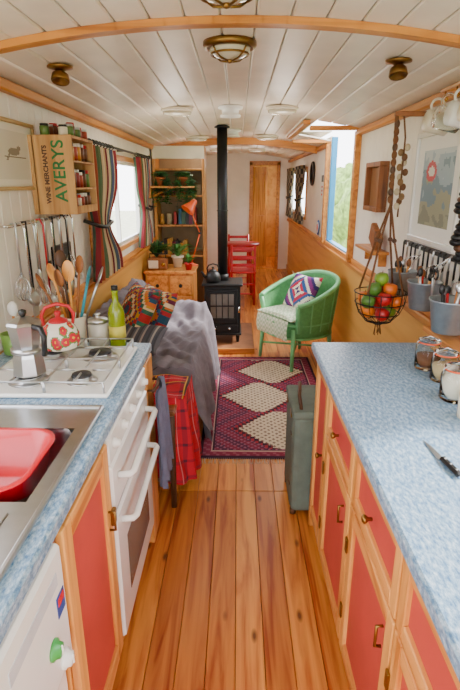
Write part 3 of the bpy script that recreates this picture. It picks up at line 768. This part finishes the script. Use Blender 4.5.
# ---------------- drawers, shelves, plants ----------------
b=B('pine_chest_of_drawers'); x0,x1,y0,y1=-.925,-.44,4.98,5.45
b.bx(x0,x1,y0+.02,y1,.0,.68,pine,.004); b.bx(x0-.01,x1+.02,y0-.01,y1,.68,.71,pineY,.006)
for z0_,z1_ in ((.05,.24),(.26,.45),(.47,.66)):
    for xa,xb in ((x0+.02,(x0+x1)/2-.01),((x0+x1)/2+.01,x1-.02)) if z0_>.45 else ((x0+.02,x1-.02),):
        b.bx(xa,xb,y0,y0+.022,z0_,z1_,pineY,.006)
        for xk in ([(xa+xb)/2] if xb-xa<.3 else [xa+.11,xb-.11]): b.lathe([(.008,0),(.008,.012),(.018,.02),(.018,.03),(0,.036)],(xk,y0,(z0_+z1_)/2),blackm,14,Rx(90))
b.done()
ZT=.711
b=B('bookcase'); x0,x1,y0,y1=-.93,-.36,5.78,6.12; bwd=WOOD('bookcase_wood','#cf9046','#9c5f22','Z')
for a in ((x0,x0+.03),(x1-.03,x1)): b.bx(*a,y0,y1,0,1.93,bwd,.003)
for z in (.05,.74,1.08,1.40,1.68,): b.bx(x0+.03,x1-.03,y0+.005,y1,z,z+.02,bwd,.002)
b.bx(x0+.03,x1-.03,y1-.02,y1,0,1.93,M('panel_back','#8f7752',.6),0); b.bx(x0,x1,y0-.012,y0-.001,1.80,1.93,cream,.002)
b.done()
b=B('books_on_shelves'); random.seed(4)
bc=[M('book_%d'%i,h,.6) for i,h in enumerate(('#a8342c','#b8a888','#2f5f7a','#46604a','#b8863a','#7a2f4a','#303438','#a85a3a','#2a2a2a'))]
for z,xa,xb in ((.761,-.895,-.6),(1.101,-.72,-.42)):
    x=xa
    while x<xb:
        w=random.uniform(.018,.045); h=random.uniform(.13,.19)
        if random.random()<.85: b.bx(x,x+w,5.84,5.98,z,z+h,random.choice(bc),.002)
        x+=w+.002
b.done()
b=B('shelf_tins'); random.seed(6)
for z in (1.421,1.101):
    for k in range(6 if z>1.3 else 2):
        x=-.86+k*.085; r_=random.uniform(.024,.034); h=random.uniform(.07,.13); b.lathe([(r_,0),(r_,h),(r_*.9,h+.01),(0,h+.01)],(x,5.88,z),random.choice(bc),16)
b.done()
def plant(name,loc,pr,ph,n_,Ln,m,wd=.02,droop=1.0,potm=terracotta,up=.6,seed=1):
    random.seed(seed); b=B(name); L=V(loc)
    b.lathe([(pr*.7,0),(pr*.95,ph*.8),(pr*1.08,ph*.82),(pr*1.08,ph),(pr*.95,ph),(pr*.9,ph*.85),(0,ph*.85)],L,potm,20)
    for i in range(n_):
        a=random.uniform(0,6.283); l=Ln*random.uniform(.6,1); e=random.uniform(.2,1)
        d=V((math.cos(a),math.sin(a),0)); side=V((-math.sin(a),math.cos(a),0))
        def fn(u,v):
            t=v; p=L+V((0,0,ph*.85))+d*(l*t*e)+V((0,0,l*(up*2*t-droop*1.3*t*t)*(1.1-.5*e)))
            return p+side*(u-.5)*wd*math.sin(math.pi*min(1,.12+t*.88))**.8 + V((0,0,abs(u-.5)*wd*.4))
        b.grid(fn,2,8,m)
    b.done(False)
def trailer(name,loc,pr,ph,n_,drop,seed):
    random.seed(seed); b=B(name); L=V(loc)
    b.lathe([(pr*.7,0),(pr*.95,ph*.8),(pr*1.08,ph*.82),(pr*1.08,ph),(pr*.95,ph),(pr*.9,ph*.85),(0,ph*.85)],L,terracotta,20)
    for i in range(n_):
        a=random.uniform(0,6.283); r_=pr*random.uniform(1.1,2.2); dz=drop*random.uniform(.3,1); pts=[]
        for k in range(9):
            t=k/8; rr=r_*min(1,t*3); z=ph+.06*math.sin(min(1,t*3)*math.pi)-dz*max(0,t-.2)
            pts.append(L+V((math.cos(a)*rr+.02*math.sin(t*9+i),math.sin(a)*rr*.8+.015*math.cos(t*7+i),z)))
        b.tube(pts,.0018,leafd,4)
        for k in range(1,9):
            for sgn in (-1,0,1):
                p=pts[k]; s_=random.uniform(.015,.027); an=random.uniform(0,6.28); u_=V((math.cos(an),math.sin(an),-.3)).normalized(); w_=u_.cross(V((0,0,1))).normalized()
                b.add([p,p+u_*s_+w_*s_*.8,p+u_*s_*2.2,p+u_*s_-w_*s_*.8],[[0,1,2,3]],leaf if random.random()<.6 else leafd)
    b.done(False)
plant('potted_spider_plant',(-.62,5.24,ZT),.06,.12,50,.30,leaf,.024,.8,cream,.75,1)
plant('potted_fern',(-.85,5.30,ZT),.05,.10,40,.20,leafd,.03,.6,terracotta,.9,2)
plant('small_potted_plant',(-.49,5.06,ZT),.04,.07,24,.12,leaf,.025,.5,redgloss,.8,4)
b=B('wall_shelf'); b.bx(-.949,-.46,5.52,5.70,1.50,1.518,pineY,.003); b.bx(-.942,-.918,5.52,5.70,1.40,1.50,pine,.002)
b.cyl((-.94,5.61,1.40),(-.70,5.61,1.50),.01,pine,seg=8); b.done()
trailer('trailing_ivy',(-.58,5.61,1.519),.055,.09,34,.46,3); trailer('trailing_ivy',(-.82,5.61,1.519),.05,.09,28,.40,7)
b=B('vintage_radio'); b.bx(-.90,-.70,5.01,5.11,ZT,ZT+.12,brownwood,.015); b.bx(-.89,-.79,5.006,5.012,ZT+.02,ZT+.10,cream,.002); b.lathe([(.02,0),(.02,.012),(0,.014)],(-.74,5.01,ZT+.06),brass,16,Rx(90)); b.tube([(-.88,5.06,ZT+.12),(-.88,5.06,ZT+.16),(-.72,5.06,ZT+.16),(-.72,5.06,ZT+.12)],.006,blackm); b.done()
b=B('orange_desk_lamp'); P=V((-.45,5.33,ZT)); 
b.lathe([(.06,0),(.06,.012),(.02,.025),(.01,.04)],P+V((-.03,0,0)),orange,24)
e=P+V((.06,0,.34)); h=P+V((-.03,-.12,.60))
b.tube([P+V((-.03,0,.03)),e],.007,orange); b.tube([e,h],.007,orange); b.sph(e,.014,blackm)
Rl=Ry(38)@Rx(-20)
b.lathe([(.02,.10),(.03,.085),(.035,.05),(.075,-.03),(.078,-.035),(.07,-.03),(.03,.04),(.0,.05)],h,orange,24,Rl)
b.done()
# ---------------- red table & chairs ----------------
b=B('red_dining_table'); tx=.04
b.lathe([(.28,0),(.285,.01),(.285,.028),(.0,.03)],(tx,7.3,.70),redgloss,32)
for a in range(4):
    an=math.radians(45+90*a); b.cyl((tx+.24*math.cos(an),7.3+.24*math.sin(an),0),(tx+.2*math.cos(an),7.3+.2*math.sin(an),.70),.02,redgloss,.024,12)
b.bx(tx-.17,tx+.17,7.12,7.14,.62,.70,redgloss,.003); b.bx(tx-.17,tx+.17,7.46,7.48,.62,.70,redgloss,.003)
b.done()
def rchair(x0,y0,back):
    b=B('red_chair'); x1,y1=x0+.34,y0+.38
    b.bx(x0,x1,y0,y1,.42,.445,redgloss,.006)
    yb,yf=(y0+.02,y1-.02) if back<0 else (y1-.02,y0+.02)
    for x in (x0+.02,x1-.02): b.cyl((x,yb,0),(x,yb,.78),.016,redgloss,seg=10); b.cyl((x,yf,0),(x,yf,.42),.016,redgloss,seg=10)
    for z in (.53,.63,.74): b.bx(x0+.02,x1-.02,yb-.01,yb+.01,z-.02,z+.02,redgloss,.003)
    for z in (.15,.28): b.cyl((x0+.02,y0+.02,z),(x1-.02,y0+.02,z),.010,redgloss,seg=8); b.cyl((x0+.02,y0+.02,z+.03),(x0+.02,y1-.02,z+.03),.009,redgloss,seg=8); b.cyl((x1-.02,y0+.02,z+.03),(x1-.02,y1-.02,z+.03),.009,redgloss,seg=8)
    b.done()
rchair(-.09,6.50,-1); rchair(-.15,7.68,1)
b=B('red_shopping_bag')
b.loft([rrect(.80,6.2,.10,.16,.03,0.001),rrect(.80,6.2,.11,.18,.03,.2),rrect(.80,6.2,.10,.18,.02,.40)],redgloss,True,True); b.tube([(.70,6.1,.40),(.70,6.13,.5),(.70,6.27,.5),(.70,6.3,.40)],.006,cream); b.done()
b=B('hanging_rosette'); 
for i,(h,r_) in enumerate((('#2c5fa8',.085),('#e8e4da',.06),('#c8262e',.04))): b.lathe([(r_,0),(r_,.006+.004*i),(0,.008+.004*i)],(.94,5.95,1.06),M('ros'+h[1:],h,.6),20,Ry(-90))
b.done()
b=B('round_mirror'); b.ring((.935,6.6,1.66),.13,.016,blackm,'X'); b.lathe([(.125,0),(.125,.004),(0,.004)],(.945,6.6,1.66),chrome,28,Ry(-90)); b.done()
# ---------------- right wall stuff ----------------
b=B('corner_shelf'); 
b.bx(.84,.949,3.15,3.62,1.12,1.14,trimY,.004)
b.box((.895,3.3,1.21),(.04,.2,.12),brownwood,.01,Rx(25)); b.bx(.90,.949,3.2,3.22,1.04,1.12,trimY,.002); b.bx(.90,.949,3.55,3.57,1.04,1.12,trimY,.002); b.done()
hx,hy=.68,2.34; bz=1.01
b=B('hanging_fruit_basket')
b.bx(.67,.920,hy-.010,hy+.010,1.82,1.84,brownwood,.003); b.bx(.918,.949,hy-.03,hy+.03,1.79,1.87,brownwood,.003)
b.tube([(hx,hy,1.83),(hx,hy,1.80),(hx+.01,hy,1.45)],.008,rope,8)
for k in range(11): b.sph((hx+.004,hy,1.79-.031*k),(.012,.012,.018),rope if k%3 else darkwood)
for k in range(4):
    a=math.radians(45+90*k)
    b.tube([(hx+.01,hy,1.46),(hx+.045*math.cos(a),hy+.045*math.sin(a),1.30),(hx+.115*math.cos(a),hy+.115*math.sin(a),bz+.05)],.005,rope,6)
    b.sph((hx+.045*math.cos(a),hy+.045*math.sin(a),1.30),.011,darkwood)
for k in range(7): b.tube([(hx+.01*math.cos(k),hy+.01*math.sin(k),bz-.10),(hx+.02*math.cos(k*1.3),hy+.02*math.sin(k*1.7),bz-.16)],.002,rope,4)
for r_,z_ in ((.12,bz+.05),(.115,bz),(.095,bz-.05),(.06,bz-.09),(.02,bz-.105)): b.ring((hx,hy,z_),r_,.0028,iron,'Z',28,6)
for k in range(14):
    a=2*math.pi*k/14; b.tube([(hx+r_*math.cos(a),hy+r_*math.sin(a),z_) for r_,z_ in ((.12,bz+.05),(.115,bz),(.095,bz-.05),(.06,bz-.09),(.0,bz-.106))],.002,iron,5)
b.done()
b=B('garlic_plait')
gl=[M('garlic%d'%k,h,.6) for k,h in enumerate(('#c9b896','#8d6a42','#6d4526'))]
for k in range(13): a=k*2.4; b.sph((hx+.06+.014*math.cos(a),hy+.05+.014*math.sin(a),1.70-.021*k),(.013,.013,.016),gl[k%3])
b.tube([(hx+.03,hy,1.825),(hx+.06,hy+.05,1.74),(hx+.06,hy+.05,1.40)],.004,rope,6); b.done()
b=B('fruit_pile'); random.seed(2); fc=[M('fruit_'+n_,h,.35,var=.15) for n_,h in (('apple_red','#b0181e'),('apple_green','#7fa52c'),('orange','#ea7c12'),('tomato','#c92a18'),('carrot','#e06a14'),('leek','#4f7a2a'))]
i=0
for (dx,dy,dz) in ((.0,-.06,-.045),(.05,.01,-.05),(-.05,.01,-.045),(0,.055,-.045),(.065,-.045,.01),(-.065,-.04,.012),(.0,-.075,.03),(.06,.05,.012),(-.06,.05,.01),(0,0,.02),(.035,-.03,.065),(-.035,-.025,.067),(.0,.04,.07),(.0,-.0,.11)):
    c_=V((hx+dx,hy+dy,bz+dz)); f=fc[i%6]; i+=1
    b.lathe([(.0,-.030),(.016,-.031),(.030,-.014),(.034,.005),(.028,.024),(.012,.030),(.003,.025)],c_,f,16,Ry(random.uniform(-30,30))); b.cyl(c_+V((0,0,.02)),c_+V((.003,0,.04)),.0015,darkwood,seg=5)
b.done()
b=B('knife_rail'); b.bx(.93,.949,1.75,2.85,1.225,1.25,blackm,.003)
for i in range(17):
    y=1.80+i*.062; l=.10+.03*(i%3)
    b.tube([(.925,y,1.25),(.915,y,1.245),(.915,y,1.235-l*.5)],.005,blackm if i%3 else steel,6); b.box((.915,y,1.235-l*.5-.04),(.003,.022,.09),steel if i%2 else blackm,.001)
b.done()
def bucket(name,x,y,z,r,h):
    b=B(name); b.lathe([(r*.75,0),(r*.78,.003),(r,h),(r*1.05,h+.003),(r*1.05,h+.009),(r*.97,h+.006),(r*.74,.008),(0,.008)],(x,y,z),galv,28)
    b.tube([(x+r*.0,y-r,z+h),(x+.03,y-r*.8,z+h+.06),(.90,y,z+h+.085),(x+.03,y+r*.8,z+h+.06),(x,y+r,z+h)],.003,chrome,6)
    random.seed(int(y*100))
    for k in range(7):
        a=random.uniform(0,6.28); rr=r*.5; p0=V((x+rr*.5*math.cos(a),y+rr*.5*math.sin(a),z+.02)); p1=V((x+rr*math.cos(a),y+rr*math.sin(a),z+h+random.uniform(.02,.06)))
        b.tube([p0,p1],.006,random.choice((blackm,steel,redgloss,pine)),7)
        b.sph(p1,(.012,.008,.02),random.choice((blackm,steel,brownwood)))
    b.done()
bucket('metal_utensil_bucket',.82,2.48,1.02,.068,.11); bucket('metal_utensil_bucket',.82,2.17,1.02,.072,.115); bucket('metal_utensil_bucket',.82,1.88,1.0,.078,.12)
b=B('hanging_scissors'); 
for sgn in (-1,1): b.ring((.80,2.03+sgn*.022,1.20),.02,.004,blackm,'X',18,6); b.box((.80,2.03-sgn*.006,1.14),(.003,.012,.11),steel,.001,Rx(sgn*8))
b.tube([(.80,2.03,1.22),(.86,2.03,1.27),(.93,2.03,1.26)],.003,steel); b.done()
b=B('hanging_mugs'); 
b.tube([(.83,1.62,1.905),(.83,2.26,1.905)],.008,pineY); 
for y in (1.64,2.24): b.cyl((.83,y,1.905),(.906,y,1.905),.006,pineY,seg=8)
for i,(y,mt) in enumerate(((1.75,glasscl),(1.87,cream),(1.99,plastic_white),(2.11,glasscl),(2.22,cream))):
    b.tube([(.83,y,1.897),(.83,y,1.88),(.842,y,1.868),(.83,y,1.86)],.003,brass,6)
    Rm=Ry(100)
    c_=V((.80,y,1.785)); 
    b.lathe([(.036,0),(.042,.004),(.045,.09),(.042,.09),(.037,.008),(0,.008)],c_-Rm@V((0,0,.04)),mt,24,Rm)
    b.ring(c_+V((.005,0,.060)),.026,.005,mt,'Y',18,8)
b.done()
b=B('bead_strand'); random.seed(9)
for k in range(22): z_=1.69-.02*k; b.sph((.86+.012*math.sin(k),1.97+.012*math.cos(k*2.1),z_),(.018+.010*math.sin(k*.12),.02+.01*math.sin(k*.12),.016),random.choice((blackm,darkwood,iron)))
b.tube([(.949,1.97,1.74),(.86,1.97,1.70)],.004,rope); b.done()
def kjar(name,x,y,r,h,fill,fh):
    b=B(name); b.lathe([(r*.9,0),(r,.006),(r,h*.82),(r*.8,h*.92),(r*.8,h),(r*.76,h),(r*.76,h*.9),(r*.93,h*.8),(r*.93,.01),(0,.008)],(x,y,.9012),glasscl,28)
    b.lathe([(r*.88,.012),(r*.9,.02),(r*.9,fh),(0,fh)],(x,y,.9012),fill,24)
    b.ring((x,y,.9012+h),r*.82,.003,orange,'Z',24,6); b.lathe([(r*.84,h+.003),(r*.84,h+.010),(r*.5,h+.016),(0,h+.017)],(x,y,.9012),glasscl,24)
    b.tube([(x-r*.9,y,.9012+h*.75),(x-r*.95,y,.9012+h*1.02),(x,y,.9012+h+.022),(x+r*.95,y,.9012+h*1.02),(x+r*.9,y,.9012+h*.75)],.002,steel,6); b.done()
kjar('glass_storage_jar',.70,1.74,.045,.10,M('coffee','#7a4a28',.8),.05); kjar('glass_storage_jar',.715,1.62,.046,.095,M('grains','#d8bf90',.8),.055); kjar('glass_storage_jar',.69,1.46,.05,.10,M('rice','#f0ead8',.8),.08)
b=B('cream_mug'); b.lathe([(.036,0),(.04,.004),(.042,.09),(.039,.09),(.036,.01),(0,.01)],(.68,1.32,.9012),cream,28); b.ring((.68,1.275,.948),.024,.005,cream,'X',20,8); b.done()
b=B('kitchen_knife'); Rk=Rz(8)
k0=V((.505,1.09,.9085)); b.box(k0+Rk@V((0,-.04,0)),(.018,.08,.013),blackm,.005,Rk)
b.add([k0+Rk@V(q) for q in ((-.010,0,-.0065),(.008,0,-.0065),(.008,.07,-.0065),(.002,.10,-.0065),(-.010,0,-.004),(.008,0,-.005),(.008,.07,-.005),(.002,.10,-.005))],[[0,1,2,3],[4,5,6,7],[0,1,5,4],[1,2,6,5],[2,3,7,6],[3,0,4,7]],steel)
for q in (-.015,-.04,-.065): b.cyl(k0+Rk@V((0,q,.004)),k0+Rk@V((0,q,.0075)),.003,steel,seg=8)
b.done()
# ---------------- outside ----------------
b=B('ground'); b.bx(-40,40,-30,40,-.6,-.5,grass,0); b.done()
def hedge(name,x,y,L,h,w):
    b=B(name)
    def fn(u,v):
        a=math.pi*v; p=V((x-w*math.cos(a)*1.0,y+(u-.5)*L,-.5+h*math.sin(a)))
        d=noise.noise(p*1.1)*.5+noise.noise(p*4)*.22; return p+V((d*(-math.cos(a)),0,d*math.sin(a)))
    b.grid(fn,140,50,foliage,None,True); b.done(False)
hedge('hedge',4.2,7,24,2.7,1.3); hedge('hedge',-8,5,22,1.5,1.4)
# ---------------- light ----------------
w=bpy.data.worlds.new('sky'); bpy.context.scene.world=w; w.use_nodes=True; nt=w.node_tree
bg=nt.nodes['Background']; bg.inputs[0].default_value=(.95,.95,1,1); bg.inputs[1].default_value=8.0
def sun(e,rot,ang,c):
    l=bpy.data.lights.new('sun','SUN'); l.energy=e; l.angle=math.radians(ang); l.color=c; o=bpy.data.objects.new('sun',l); bpy.context.scene.collection.objects.link(o); o.rotation_euler=rot
sun(9,(math.radians(48),0,math.radians(115)),8,(1,.95,.88))
# ---------------- camera ----------------
cam=bpy.data.cameras.new('camera'); co=bpy.data.objects.new('camera',cam); bpy.context.scene.collection.objects.link(co)
cam.lens=36*500/690; cam.sensor_width=36; cam.clip_start=.02
co.location=(0,0,1.55); co.rotation_euler=(math.radians(90-17.96),0,math.radians(.8)); bpy.context.scene.camera=co
